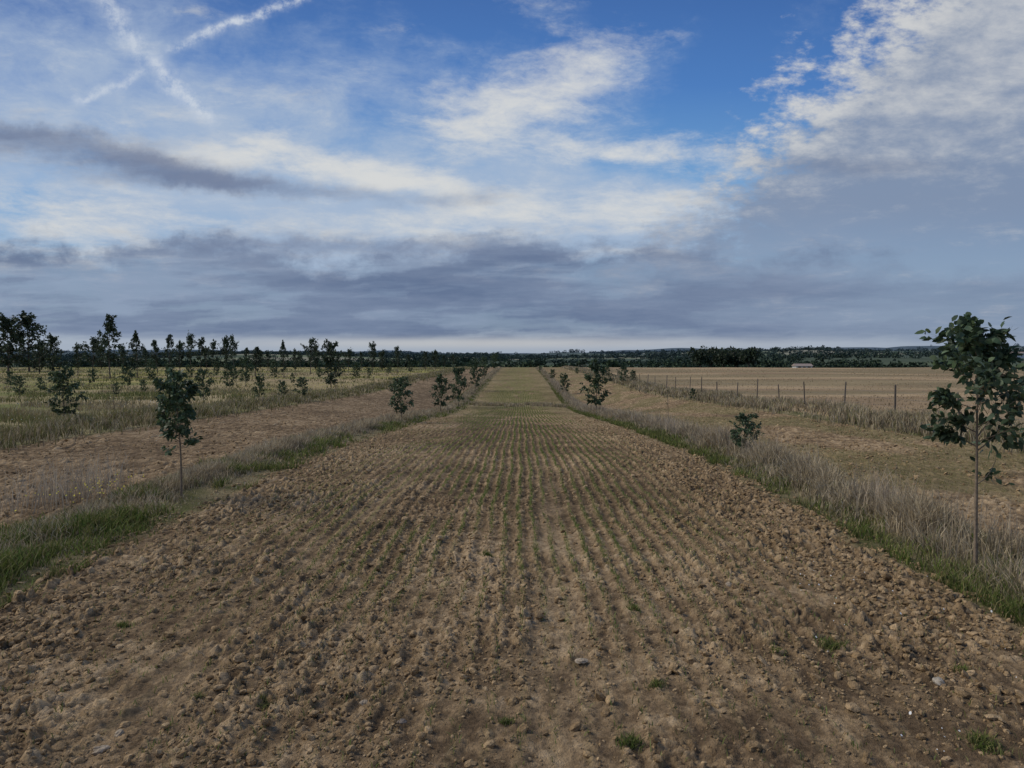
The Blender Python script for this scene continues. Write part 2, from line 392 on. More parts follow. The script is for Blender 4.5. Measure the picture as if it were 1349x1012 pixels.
# meadow
n = 140000
Y = logy(n, 16, 190); X = LB1+.6-(rng.random(n)**1.2)*(.8*Y+4); dn = fbm(X/1.6, Y/2.4, 3, 231)
big = sm(.40, .56, fbm(X/10, Y/6, 3, 232)); bare = sm(.50, .62, fbm(X/30, Y/7+9, 3, 120))*sm(25, 50, Y)
k = rng.random(n) < (.05+1.0*sm(.42, .62, dn))*(1-.6*bare); X, Y, dn, big = X[k], Y[k], dn[k], big[k]
colm = pick(DRY+[(.36, .29, .15)]*2, len(X)); colg = pick(OLV+GRN[:2], len(X)); cm = colm*(1-big[:, None]*.85)+colg*big[:, None]*.85
sme = blades_geo(X, Y, (.05+.50*dn**1.5)*rng.uniform(.4, 1.25, len(X)), wid(Y, .006), rng.uniform(.1, .7, len(X)), cm*.9)
blades('meadow_grass', [sme], 'olive and straw coloured rough grass covering the tree planted meadow on the left', 'meadow grass')
n = 45000
Y = logy(n, 18, 200); X = RB1-.4+rng.random(n)*(.8*Y+2)
k = rng.random(n) < .06+sm(.5, .65, fbm(X/8, Y/2, 3, 241)); X, Y = X[k], Y[k]
blades('stubble', [blades_geo(X, Y, rng.uniform(.03, .14, len(X)), wid(Y, .004), rng.uniform(.1, .6, len(X)), pick([(.41, .30, .18), (.34, .255, .15), (.25, .20, .11)], len(X)))],
       'short pale stubble covering the open field beyond the fence', 'stubble')
# crop seedlings
rows = np.arange(math.ceil((L0+.2)/ROW), math.floor((R0-.2)/ROW)+1)*ROW
sx = []; sy = []
for r_ in rows:
    m_ = 2600; yy = logy(m_, 3.2, 85); sx.append(r_+rng.normal(0, .014, m_)-.02*np.sin(yy*.8)-.012*np.sin(yy*2.7+r_)); sy.append(yy)
X = np.concatenate(sx); Y = np.concatenate(sy)
gp = fbm(X/.6, Y/2.5, 3, 104); mid = np.exp(-((X+.45)/2.7)**4)
k = rng.random(len(X)) < (.08+.85*sm(4.5, 8.5, Y))*sm(.28, .55, gp)*mid*(1-.5*track(X, Y))+.02
X, Y = X[k], Y[k]
dz = disp(X, Y)[0]
blades('crop_seedlings', [blades_geo(X, Y, rng.uniform(.02, .06, len(X)), .0035+.0005*Y, rng.uniform(.1, .9, len(X)), pick([(.18, .225, .06), (.22, .25, .085), (.14, .185, .05)], len(X)), None, Zt(X, Y)+dz-.003, .9)],
       'thin rows of young green crop seedlings sprouting down the middle field', 'seedlings')
n = 22000
Y = logy(n, 8, 70); X = np.round((R1+.3+rng.random(n)*(RB0-R1-.6))/ROW)*ROW+rng.normal(0, .02, n)
k = rng.random(n) < sm(.38, .58, fbm(X/1.2, Y/3, 3, 105)); X, Y = X[k], Y[k]
blades('crop_seedlings', [blades_geo(X, Y, rng.uniform(.03, .07, len(X)), .005+.0004*Y, rng.uniform(.1, .9, len(X)), pick(OLV, len(X)))],
       'sparse green seedlings on the ploughed strip right of the tall dry verge', 'seedlings')
n = 5000
X = rng.uniform(L0, R0, n); Y = 62+.8*np.sin(X*1.3)+rng.normal(0, .8, n); k = fbm(X/.7, Y/2, 2, 77) > .4; X, Y = X[k], Y[k]
blades('dry_grass_line', [blades_geo(X, Y, rng.uniform(.08, .34, len(X)), wid(Y, .005), rng.uniform(.1, .7, len(X)), pick(DRY+OLV[:1], len(X)))], 'thin line of dry grass crossing the middle field at its low point', 'dry grass')
n = 16000
Y = logy(n, 2.8, 22); X = rng.uniform(L0, R0, n)
k = rng.random(n) < .10+.95*sm(.54, .66, fbm(X/.35, Y/.35, 3, 251))+.7*sm(1.2, 3.6, np.abs(X))*sm(.5, .63, fbm(X/.3, Y/.3, 2, 252)); X, Y = X[k], Y[k]
dz = disp(X, Y)[0]
blades('field_weeds', [blades_geo(X, Y, rng.uniform(.02, .07, len(X)), rng.uniform(.002, .006, len(X)), rng.uniform(.3, 1, len(X)), pick(GRN+OLV+DRY[:3], len(X)), None, Zt(X, Y)+dz)],
       'sparse small weeds and straw bits in the bare soil of the near field', 'weeds')
def flowers(name, X, Y, Z, S, col, label, cat):
    n = len(X); a = np.arange(6)*PI/3
    P = np.zeros((n, 6, 3)); tx = rng.normal(0, .35, n); ty = rng.normal(-.4, .35, n)
    for j in range(6):
        dx, dy = math.cos(a[j])*S/2, math.sin(a[j])*S/2
        P[:, j] = np.stack([X+dx, Y+dy, Z+dx*tx+dy*-ty], 1)
    i = np.arange(n)[:, None]*6
    o = mk(name, P.reshape(-1, 3), [i+np.arange(6)[None]], M_PETAL, None, np.tile(np.array(col), (n*6, 1)))
    return tag(o, label, cat, None, 'stuff')
n = 1300
Y = logy(n, 18, 45); X = -14.5-rng.random(n)*(.7*Y); k = fbm(X/3, Y/3, 3, 261) > .56; X, Y = X[k], Y[k]
flowers('white_flowers', X, Y, Zt(X, Y)+rng.uniform(.1, .25, len(X)), .014+.0006*Y, (.6, .6, .5), 'white daisies dotted through the left meadow', 'flowers')
n = 4500
Y = logy(n, 60, 180); X = -14.5-rng.random(n)*(.5*Y); k = fbm(X/9, Y/9, 3, 263) > .54; X, Y = X[k], Y[k]
flowers('yellow_flowers', X, Y, Zt(X, Y)+rng.uniform(.15, .3, len(X)), .02+.0008*Y, (.42, .36, .08), 'yellow flowers spread through the far left meadow', 'flowers')
n = 90
X = rng.normal(-6.1, .35, n); Y = rng.normal(10.3, .6, n)
flowers('yellow_flowers', X, Y, Zt(X, Y)+rng.uniform(.12, .25, n), np.full(n, .022), (.6, .5, .05), 'small yellow flowers at the left end of the near green verge', 'flowers')
n = 60
X = rng.uniform(2.0, 4.0, n); Y = rng.uniform(3.6, 8, n); dz = disp(X, Y)[0]
flowers('white_flowers', X, Y, Zt(X, Y)+dz+.02, rng.uniform(.006, .015, n), (.75, .75, .7), 'tiny white daisies in the soil near the right verge', 'flowers')

# ------------------------------------------------------------------ trees
def tube(pts, rad, k=6):
    pts = np.array(pts, float); n = len(pts); V = []; Fq = []
    for i in range(n):
        t = pts[min(i+1, n-1)]-pts[max(i-1, 0)]; t /= np.linalg.norm(t)+1e-9
        a = np.cross(t, (0.3, 1, .1)); a /= np.linalg.norm(a); b = np.cross(t, a)
        for j in range(k):
            w = 2*PI*j/k; V.append(pts[i]+(a*math.cos(w)+b*math.sin(w))*rad[i])
    for i in range(n-1):
        for j in range(k): Fq.append((i*k+j, i*k+(j+1) % k, (i+1)*k+(j+1) % k, (i+1)*k+j))
    return np.array(V), np.array(Fq)
def merge(parts):
    V = []; Fq = []; o = 0
    for v, f in parts: V.append(v); Fq.append(f+o); o += len(v)
    return np.concatenate(V), np.concatenate(Fq)
def leaf_mesh(P, D, L, W, C, hero=False, droop=.15):
    n = len(P); r = rng.normal(0, 1, (n, 3)); S = np.cross(D, r); S /= np.linalg.norm(S, axis=1)[:, None]+1e-9
    N = np.cross(S, D); L = L[:, None]; W = W[:, None]; dn = np.array([0, 0, -1.0])
    if hero:
        V = np.stack([P, P+D*L*.3+S*W*.5+N*W*.12, P+D*L*.3-S*W*.5+N*W*.12, P+D*L*.7+S*W*.38+N*W*.1+dn*L*droop*.4,
                      P+D*L*.7-S*W*.38+N*W*.1+dn*L*droop*.4, P+D*L+dn*L*droop], 1).reshape(-1, 3)
        i = np.arange(n)[:, None]*6
        return V, [np.concatenate([i+np.array([[0, 2, 1]]), i+np.array([[3, 4, 5]])]), i+np.array([[1, 2, 4, 3]])], np.repeat(C, 6, 0)
    V = np.stack([P, P+D*L*.45+S*W*.5, P+D*L+dn*L*droop, P+D*L*.45-S*W*.5], 1).reshape(-1, 3)
    i = np.arange(n)[:, None]*4
    return V, [i+np.array([[0, 1, 2, 3]])], np.repeat(C, 4, 0)
LEAFC = [(.06, .10, .05), (.08, .12, .055), (.045, .075, .042), (.11, .155, .09), (.065, .095, .04)]
def gen_tree(name, seed, H, cb, R, nb, ntw, nleaf, LL, LW, hero=False, r0=None, prof=None, elev=(25, 60), bend=.03, loc=(0, 0, 0), cols=LEAFC, topfill=True, extra=None, irr=(.6, 1.15)):
    rs = np.random.default_rng(seed)
    r0 = r0 or H*.011
    k = 9; ph = rs.uniform(0, 6.28, 2)
    tp = [np.array([bend*H*math.sin(ph[0]+i/k*3)-bend*H*math.sin(ph[0]), bend*H*math.sin(ph[1]+i/k*2.5)-bend*H*math.sin(ph[1]), H*i/k]) for i in range(k+1)]
    tp[0][2] = -.08
    parts = [tube(tp, [r0*(1.25 if i == 0 else 1-.85*i/k) for i in range(k+1)], 7)]
    prof = prof or (lambda s: (min(1, .5+s*2.2) if s < .3 else 1-.75*((s-.3)/.7)**1.4))
    LP = []; LD = []
    def trunk_at(t):
        i = min(int(t*k), k-1); f = t*k-i; return tp[i]*(1-f)+tp[i+1]*f
    blist = [(cb+(1-cb)*((b+.5)/nb)*.98, b*2.4+rs.uniform(-.6, .6), None) for b in range(nb)]
    if extra: blist += extra
    for t, az, LO in blist:
        s = max(0, (t-cb)/(1-cb)); Lb = LO or R*prof(s)*rs.uniform(*irr)
        el = math.radians(rs.uniform(*elev)+20*s); o = trunk_at(t)
        d = np.array([math.cos(az)*math.cos(el), math.sin(az)*math.cos(el), math.sin(el)])
        pts = [o]
        for i in range(4):
            d = d+rs.normal(0, .13, 3)+np.array([0, 0, .05]); d /= np.linalg.norm(d); pts.append(pts[-1]+d*Lb/4)
        rb = max(r0*.35*(1-.6*s), r0*.12)
        parts.append(tube(pts, [rb, rb*.8, rb*.6, rb*.4, rb*.2], 4))
        segs = [(pts[j], pts[j+1]) for j in range(1, 4)]+[(pts[3], pts[4])]*2
        for q in range(ntw):
            j = rs.integers(1, 4); f = rs.random(); st = pts[j]*(1-f)+pts[j+1]*f
            td = d+rs.normal(0, .8, 3); td /= np.linalg.norm(td); e = st+td*Lb*rs.uniform(.25, .5)
            parts.append(tube([st, (st+e)/2+rs.normal(0, .01, 3), e], [rb*.35, rb*.25, rb*.12], 3)); segs.append((st, (st+e)/2)); segs.append(((st+e)/2, e))
        nl_ = nleaf*rs.uniform(.6, 1.35)*(.35 if LO else 1)
        for q in range(int(nl_)):
            a, b = segs[rs.integers(0, len(segs))]; f = rs.random(); p = a*(1-f)+b*f
            ax = b-a; ax /= np.linalg.norm(ax)+1e-9
            dd = ax*.6+rs.normal(0, .65, 3)+np.array([0, 0, -.12]); dd /= np.linalg.norm(dd)
            LP.append(p+rs.normal(0, LL*.18, 3)); LD.append(dd)
    if topfill:
        for q in range(int(nleaf*.8)):
            f = rs.uniform(.86, 1); p = trunk_at(min(f, .999)); dd = rs.normal(0, .6, 3)+np.array([0, 0, .2]); dd /= np.linalg.norm(dd); LP.append(p); LD.append(dd)
    root = empty(name, loc)
    V, Fq = merge(parts)
    mk('trunk', V, [Fq], M_BARK, root, np.tile(np.array((.20, .155, .11)) if hero else np.array((.11, .09, .075)), (len(V), 1)), True)
    LP = np.array(LP); LD = np.array(LD); n = len(LP)
    C = np.array(cols)[rs.integers(0, len(cols), n)]*rs.uniform(.65, 1.3, (n, 1))
    cl = vn(LP[:, 0]/(R*.5)+seed, LP[:, 2]/(R*.5)+LP[:, 1]*2, seed)[:, None]; C = C*(.7+.6*cl)
    V, fs, CC = leaf_mesh(LP, LD, LL*rs.uniform(.6, 1.2, n), LW*rs.uniform(.7, 1.2, n), C, hero)
    mk('crown', V, fs, M_LEAF, root, CC, False)
    return root
def gen_round(name, seed, H, R, nl, LL, cols, nlump=9, sq=.72, loc=(0, 0, 0)):
    rs = np.random.default_rng(seed); root = empty(name, loc); parts = []
    parts.append(tube([(0, 0, -.2), (0.05, 0, H*.2), (.1, .1, H*.45)], [H*.04, H*.03, H*.015], 7))
    LP = []; LD = []
    for i in range(nlump):
        a = i*2.4; rr = R*.62*math.sqrt((i+.3)/nlump); c = np.array([math.cos(a)*rr, math.sin(a)*rr, H*(.42+.3*rs.random()*(1-rr/R*.4))])
        parts.append(tube([(0, 0, H*.15), c*.5+np.array([0, 0, H*.1]), c], [H*.015, H*.01, H*.004], 4))
        r = R*rs.uniform(.34, .52)
        for q in range(nl//nlump):
            d = rs.normal(0, 1, 3); d /= np.linalg.norm(d); p = c+d*r*rs.uniform(.55, 1.05)*np.array([1, 1, sq]); p[2] = max(p[2], H*.08); LP.append(p)
            dd = d+rs.normal(0, .8, 3); LD.append(dd/np.linalg.norm(dd))
    LP = np.array(LP); LD = np.array(LD); n = len(LP)
    V, Fq = merge(parts); mk('trunk', V, [Fq], M_BARK, root, np.tile(np.array((.08, .07, .055)), (len(V), 1)), True)
    C = np.array(cols)[rs.integers(0, len(cols), n)]*rs.uniform(.6, 1.3, (n, 1))
    V, fs, CC = leaf_mesh(LP, LD, LL*rs.uniform(.6, 1.3, n), LL*.7*rs.uniform(.6, 1.2, n), C)
    mk('crown', V, fs, M_LEAF, root, CC); return root
def place_copy(proto, first, loc, sxy, sz, rz, name=None):
    if first: o = proto
    else:
        o = proto.copy(); COLL.objects.link(o)
        for ch in list(proto.children):
            c = ch.copy(); COLL.objects.link(c); c.parent = o
    o.location = loc; o.scale = (sxy, sxy, sz); o.rotation_euler = (0, 0, rz)
    return o

# hero trees
x0, y0 = 4.21, 6.82
t = gen_tree('young_eucalyptus', 31, 2.22, .49, .70, 26, 6, 84, .088, .048, True, r0=.019, bend=.010, loc=(x0, y0, z1(x0, y0)), elev=(0, 48), irr=(.55, 1.12),
             prof=lambda s: (min(1, .75+s*1.6) if s < .2 else 1-.78*((s-.2)/.8)**1.35), extra=[(.36, .15, .5)])
t.rotation_euler = (0, -.03, 0)
tag(t, 'large young eucalyptus with dark round leaves and a bare lower stem, at the right edge', 'tree')
x0, y0 = -4.86, 10.5
t = gen_tree('young_eucalyptus', 44, 1.66, .44, .43, 28, 5, 66, .08, .042, True, r0=.018, bend=.02, loc=(x0, y0, z1(x0, y0)), elev=(0, 35), irr=(.55, 1.08),
             prof=lambda s: (min(1, .7+s*1.5) if s < .4 else 1-.5*((s-.4)/.6)**1.8), extra=[(.36, 3.4, .26)])
tag(t, 'slim young eucalyptus standing on the near left verge, bare stem below a ragged crown', 'tree')

P_S = [gen_tree('young_eucalyptus', 100+i, 1.8, .18, .62, 26, 5, 60, .11, .07, False, bend=.010, elev=(0, 35), irr=(.75, 1.05),
                prof=lambda s: (min(1, .6+s*1.6) if s < .35 else 1-.45*((s-.35)/.65)**2.2)) for i in range(5)]
P_T = [gen_tree('eucalyptus_tree', 200+i, 6, .20+.05*(i % 3), 1.6+.35*(i % 3), 22, 4, 42, .42, .20, False, bend=.025, elev=(10, 45), r0=.09, irr=(.35, 1.2),
                cols=[(.05, .075, .045), (.06, .09, .05), (.04, .055, .035)]) for i in range(6)]
for p in P_S: p['H'] = 1.82
for p in P_T: p['H'] = 6.2
P_W = [gen_tree('thin_sapling', 300, 1.3, .55, .14, 6, 1, 4, .07, .03, False, r0=.012, bend=.02)]
P_W[0]['H'] = 1.3
P_B = [gen_round('holm_oak', 400+i, 7, 4.2, 1100, .85, [(.035, .055, .03), (.05, .07, .035), (.03, .042, .026)]) for i in range(3)]
for p in P_B: p['H'] = 6.2
P_D = [gen_tree('dense_eucalyptus', 500+i, 6, .08, 2.3, 32, 5, 60, .40, .22, False, bend=.01, elev=(10, 50), r0=.09, irr=(.5, 1.1), cols=[(.04, .06, .035), (.055, .08, .045)],
                prof=lambda s: (min(1, .6+s*1.6) if s < .4 else 1-.6*((s-.4)/.6)**1.8)) for i in range(3)]
for p in P_D: p['H'] = 6.2
KIND = {'S': P_S, 'T': P_T, 'W': P_W, 'B': P_B, 'D': P_D}
used = {}
cnt = {'S': 0, 'T': 0, 'W': 0, 'B': 0, 'D': 0}
def put(kind, px, Y, top, wf, label, group, cat='tree'):
    ps = KIND[kind]; i = cnt[kind]; cnt[kind] += 1
    p = ps[i % len(ps)]; first = p.name not in used; used[p.name] = 1
    X = (px-VX)/F*Y; z = z1(X, Y)
    H = EYE+(HY-top)/F*Y-z
    sz = H/p['H']
    o = place_copy(p, first, (X, Y, z), sz*wf, sz, random.uniform(0, 6.28))
    tag(o, label, cat, group); return o
GL = 'young trees planted along the verge left of the middle field'
GR_ = 'young trees planted along the verge right of the middle field'
GM = 'young eucalyptus planted across the left meadow'
GH = 'tall trees on the left skyline'
GO = 'oaks in the clump beyond the stubble field'
T = [
 ('S', 528, 31, 501, 1.0, 'rounded bluish sapling on the left verge, next beyond the slim eucalyptus', GL),
 ('S', 580, 46, 499, .95, 'small sapling on the left verge, third from the camera', GL),
 ('S', 604, 58, 487, .75, 'taller sapling on the left verge, fourth from the camera', GL),
 ('S', 626, 84, 477, .85, 'sapling on the left verge, fifth from the camera', GL),
 ('S', 638, 108, 473, .85, 'distant sapling on the left verge, second from the far end', GL),
 ('S', 652, 150, 467, 1.0, 'farthest dark sapling of the left verge, at the end of the middle field', GL),
 ('S', 785, 42, 482, .95, 'full dark green sapling on the right verge, second from the camera', GR_),
 ('S', 981, 15.2, 548, 1.35, 'low bushy sapling half hidden in the dry grass of the right verge', GR_),
 ('S', 744, 78, 494, 1.1, 'small rounded sapling on the right verge, beyond the full dark green one', GR_),
 ('S', 728, 108, 488, 1.2, 'small distant sapling on the right verge, second from the far end', GR_),
 ('S', 712, 150, 482, 1.2, 'farthest sapling of the right verge, near the end of the middle field', GR_),
 ('S', 912, 45, 513, 1.1, 'small dark bush on the right strip just before the fence bank', None),
 ('S', 821, 78, 484, 1.1, 'dark bush at the far end of the fence bank, left one of the pair', 'pair of bushes on the far fence bank'),
 ('S', 834, 76, 489, 1.1, 'dark bush at the far end of the fence bank, right one of the pair', 'pair of bushes on the far fence bank'),
 ('S', 800, 95, 484, 1.0, 'small sapling on the right strip behind the pair of far bushes', None),
 ('S', 760, 120, 485, 1.0, 'tiny sapling on the far right strip between the verge and the fence', None),
 ('S', 80, 22, 492, 1.05, 'nearest bushy sapling of the left meadow, dense crown over a thin stem', GM),
 ('S', 266, 40, 489, .9, 'small sapling in the left meadow directly behind the slim verge eucalyptus', GM),
 ('S', 340, 44, 496, .9, 'low bush of the left meadow, left one of three in a row', GM),
 ('S', 371, 42, 504, 1.1, 'lowest bush of the left meadow, middle one of three in a row', GM),
 ('S', 397, 42, 499, 1.1, 'low bush of the left meadow, right one of three in a row', GM),
 ('S', 300, 62, 483, .9, 'waist high sapling behind the row of three low meadow bushes, left one', GM),
 ('S', 322, 72, 473, .8, 'waist high sapling behind the row of three low meadow bushes, right one', GM),
 ('S', 221, 70, 480, .8, 'sapling in the left meadow seen just above the slim verge eucalyptus', GM),
 ('S', 196, 80, 476, .8, 'narrow sapling in the left meadow to the left of the slim verge eucalyptus', GM),
 ('S', 20, 48, 497, 1.0, 'low bush near the left edge of the meadow', GM),
 ('S', 468, 88, 480, 1.0, 'small sapling right of the dense dark tree in the left meadow', GM),
 ('S', 165, 66, 484, 1.0, 'small sapling below the tallest tree of the left meadow', GM),
 ('S', 360, 88, 476, 1.0, 'small sapling below the thin tall tree of the left meadow', GM),
 ('D', 435, 66, 453, .85, 'dense dark tree standing alone at the right side of the left meadow', GM),
 ('T', 373, 92, 450, .6, 'thin tall tree with a small top, centre of the left meadow', GM),
 ('T', 388, 110, 462, .9, 'short tree just right of the thin tall meadow tree', GM),
 ('T', 408, 118, 448, .85, 'pointed tree just left of the dense dark meadow tree', GM),
 ('T', 335, 104, 457, 1.1, 'spreading tree behind the waist high meadow saplings', GM),
 ('T', 142, 92, 419, .8, 'tallest tree of the left meadow with a narrow pointed crown', GM),
 ('T', 118, 98, 446, 1.1, 'broad tree just left of the tallest meadow tree', GM),
 ('T', 178, 96, 438, .75, 'pointed tree just right of the tallest meadow tree', GM),
 ('T', 99, 112, 455, .9, 'small tree two places left of the tallest meadow tree', GM),
 ('D', 66, 112, 446, .9, 'dense dark tree third from the left edge', GH),
 ('D', 48, 118, 452, 1.0, 'lower dark tree in front of the two tallest dark trees at the left edge', GH),
 ('D', 34, 135, 417, 1.1, 'tall dark tree near the left edge, right one of the tallest pair', GH),
 ('D', 6, 130, 423, 1.2, 'tall dark tree cut by the left edge', GH),
]
for i, (px, Y, top, w) in enumerate([(160, 125, 458, 1.), (205, 120, 448, .9), (222, 130, 443, .7), (235, 150, 453, .8), (250, 126, 441, .7), (263, 135, 446, .8), (281, 128, 451, .8), (297, 134, 446, .6), (307, 125, 444, .6),
      (322, 145, 458, .9), (352, 140, 464, 1.), (415, 140, 458, .8), (458, 132, 461, 1.), (476, 150, 464, .8), (490, 112, 453, .8), (503, 140, 464, .9), (524, 122, 458, .8), (539, 150, 467, 1.), (560, 142, 464, 1.), (574, 165, 463, 1.), (598, 165, 467, 1.1),
      (190, 150, 459, .9), (271, 160, 458, 1.), (342, 165, 465, 1.1), (395, 165, 466, 1.1), (445, 165, 465, 1.1), (585, 172, 469, 1.2), (130, 160, 457, 1.2)]):
    T.append(('TTTD'[i % 4], px, Y, top, w, 'small distant eucalyptus in the row of similar trees along the left skyline', 'distant row of eucalyptus on the left skyline'))
for i, (px, Y, h_) in enumerate([(48, 60, 1.1), (118, 75, 1.6), (150, 48, .9), (248, 86, 1.8), (284, 100, 2.0), (308, 84, 1.4), (420, 90, 1.4), (452, 110, 1.8), (486, 96, 1.2), (512, 108, 1.7), (384, 76, 1.1), (186, 56, 1.0), (540, 120, 1.8), (8, 70, 1.5)]):
    X = (px-VX)/F*Y; top = HY-(z1(X, Y)+h_-EYE)*F/Y
    T.append(('S', px, Y, top, .9, 'small shrubby sapling scattered between the taller trees of the left meadow', 'small shrubby saplings scattered in the left meadow'))
for a in T: put(*a)
for px, Y, top, w, lab in [(922, 262, 455, .8, 'dark oak at the left end of the clump beyond the stubble field'), (936, 275, 458, .8, 'oak second from the left in the clump beyond the stubble field'),
    (952, 268, 461, .8, 'low oak in the middle of the clump beyond the stubble field'), (968, 272, 456, .9, 'wide oak right of the middle of the clump beyond the stubble field'), (985, 262, 458, .8, 'oak at the right end of the clump beyond the stubble field')]:
    put('B', px, Y, top, w, lab, GO)
for px, Y, top, lab in [(880, 27, 512, 'thin nearly bare sapling on the right strip, taller of two'), (915, 50, 512, 'thin nearly bare sapling by the small dark bush before the fence bank'), (147, 30, 490, 'thin nearly bare sapling in the left meadow right of the nearest bushy sapling')]:
    put('W', px, Y, top, 1.0, lab, None, 'sapling')

# far woodland
def wood(n, ya, yb, seed, thr, hs=1.0):
    rs = np.random.default_rng(seed)
    Y = ya*np.exp(rs.random(n)*math.log(yb/ya)); X = rs.uniform(-.85, .85, n)*Y
    k = (fbm(X/190, Y/110, 3, 300) > thr) & ~((np.abs(X/Y-.663) < .022) & (Y < 960)); X, Y = X[k], Y[k]; n = len(X)
    R = rs.uniform(2.5, 6, n)*hs; H = rs.uniform(3.0, 8.5, n)*hs; z = Zt(X, Y); q = 54
    d = rs.normal(0, 1, (n, q, 3)); d /= np.linalg.norm(d, axis=2)[:, :, None]
    ctr = np.stack([X, Y, z+H*.5], 1)[:, None]
    P = ctr+d*np.stack([R, R, H*.5], 1)[:, None]*rs.uniform(.6, 1, (n, q, 1))
    P = P.reshape(-1, 3); D = (d+rs.normal(0, .7, d.shape)).reshape(-1, 3); D /= np.linalg.norm(D, axis=1)[:, None]
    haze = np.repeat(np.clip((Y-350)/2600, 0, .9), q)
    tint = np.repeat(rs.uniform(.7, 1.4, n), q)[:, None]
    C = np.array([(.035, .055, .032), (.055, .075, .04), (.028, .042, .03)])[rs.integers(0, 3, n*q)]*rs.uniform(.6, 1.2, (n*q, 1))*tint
    C = C*(1-haze[:, None])+np.array((.07, .105, .13))*haze[:, None]  # distance haze mixed into the leaf colour itself
    s = np.repeat(R, q)*.55*rs.uniform(.6, 1.2, n*q)
    V, fs, CC = leaf_mesh(P, D, s, s*.8, C)
    return V, fs[0], CC
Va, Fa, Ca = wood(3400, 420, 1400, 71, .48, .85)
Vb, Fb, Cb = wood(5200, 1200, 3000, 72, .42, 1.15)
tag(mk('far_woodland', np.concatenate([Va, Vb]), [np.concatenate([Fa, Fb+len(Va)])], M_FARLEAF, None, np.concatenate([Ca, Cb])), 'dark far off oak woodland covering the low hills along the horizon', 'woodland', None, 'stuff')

# ------------------------------------------------------------------ fence
fence = empty('wire_fence', (11.9, 13, z1(11.9, 13)))
tag(fence, 'wire fence on thin weathered wooden posts running along the right grass bank', 'fence')
fy = [13.2, 16.6, 20.1, 23.7, 27.4, 30.8, 33.9, 37.0, 40.6, 44.5, 48.3, 52.0, 56.4, 60.5, 65, 69, 74, 79, 84, 90, 96, 102, 109, 116, 124, 132, 141, 150]
tops = []
base = np.array(fence.location)
for i, y in enumerate(fy):
    x = 11.9+random.uniform(-.08, .08); z = z1(x, y)-.05; h = random.uniform(.95, 1.25)
    lx, ly = random.uniform(-.09, .09), random.uniform(-.05, .05); r = random.uniform(.024, .038)
    V, Fq = tube([(x, y, z-.1), (x+lx*.5, y+ly*.5, z+h*.5), (x+lx, y+ly, z+h*.97), (x+lx, y+ly, z+h)], [r, r*.95, r*.9, r*.5], 8)
    cap = np.array([list(range(24, 32))])
    mk('post', V-base, [Fq, cap], M_WOOD, fence, np.tile(np.array((.13, .11, .09))*random.uniform(.8, 1.4), (len(V), 1)), False)
    tops.append((x, y, z))
for hgt in (.45, .7, .9):
    pts = [(x, y, z+hgt) for x, y, z in tops]
    V, Fq = tube(pts, [.004]*len(pts), 4)
    mk('wire', V-base, [Fq], M_WOOD, fence, np.tile(np.array((.16, .15, .14)), (len(V), 1)), False)

# ------------------------------------------------------------------ farm buildings
def boxv(x0, x1, y0, y1, z0, z1_):
    V = np.array([(x, y, z) for z in (z0, z1_) for y in (y0, y1) for x in (x0, x1)], float)
    Fq = np.array([(0, 2, 3, 1), (4, 5, 7, 6), (0, 1, 5, 4), (2, 6, 7, 3), (0, 4, 6, 2), (1, 3, 7, 5)])
    return V, Fq
def building(px, Y, zb, w, d, h, label):
    X = (px-VX)/F*Y; r = empty('farm_building', (X, Y, zb))
    V, Fq = boxv(-w/2, w/2, -d/2, d/2, -1.5, h); mk('wall', V, [Fq], M_WALL, r, np.tile(np.array((.6, .6, .58)), (8, 1)))
    e = .4; V = np.array([(-w/2-e, -d/2-e, h+.01), (w/2+e, -d/2-e, h+.01), (w/2+e, d/2+e, h+.01), (-w/2-e, d/2+e, h+.01), (-w/2-e, 0, h+d*.22), (w/2+e, 0, h+d*.22)])
    me_f = [np.array([(0, 1, 5, 4), (2, 3, 4, 5), (3, 2, 1, 0)]), np.array([(0, 4, 3), (1, 2, 5)])]
    mk('roof', V, me_f, M_WALL, r, np.tile(np.array((.30, .24, .20)), (6, 1)))
    V, Fq = boxv(-.6, .6, -d/2-.03, -d/2+.02, 0, 2.1); mk('door', V, [Fq], M_WOOD, r, np.tile(np.array((.12, .08, .05)), (8, 1)))
    for q in (-.3, .3):
        V, Fq = boxv(w*q-.6, w*q+.6, -d/2-.03, -d/2+.02, 1.1, 2.2); mk('window', V, [Fq], M_WALL, r, np.tile(np.array((.05, .06, .07)), (8, 1)))
    tag(r, label, 'building')
zb_ = z1((1055-VX)/F*330, 330)
building(1055, 330, max(zb_, EYE-16/F*330-2.4), 7, 5, 2.4, 'small low white farm building just beyond the stubble field, right of the oak clump')
X_ = (1331-VX)/F*900
building(1331, 900, z1(X_, 900)+1.0, 20, 8, 5, 'white farmhouse on the far hillside at the right edge')

# ------------------------------------------------------------------ stones & weeds
def hit(px, py):
    Y = EYE*F/(py-HY)
    for _ in range(20):
        X = (px-VX)/F*Y; Y = (EYE-z1(X, Y))*F/(py-HY)
    return (px-VX)/F*Y, Y
def gz(x, y): return z1(x, y)+float(disp(np.array([x]), np.array([y]))[0][0])
def stone(px, py, s, flat, label, colr=(.32, .26, .185)):
    x, y = hit(px, py); v, f = I2; n1 = vn(v[:, 0]*1.6+px, v[:, 1]*1.6+v[:, 2]*2+py, 9)[:, None]
    n1 = n1+.4*vn(v[:, 0]*4+px, v[:, 1]*4+v[:, 2]*5+py, 19)[:, None]
    V = v*(.55+.6*n1)*np.array([1, .75, flat])*s
    o = mk('stone', V, [f], M_STONE, None, np.tile(np.array(colr), (len(V), 1)), False)
    o.location = (x, y, gz(x, y)+s*flat*.3); o.rotation_euler = (0, 0, random.uniform(0, 6)); tag(o, label, 'stone', 'pale stones lying in the near field')
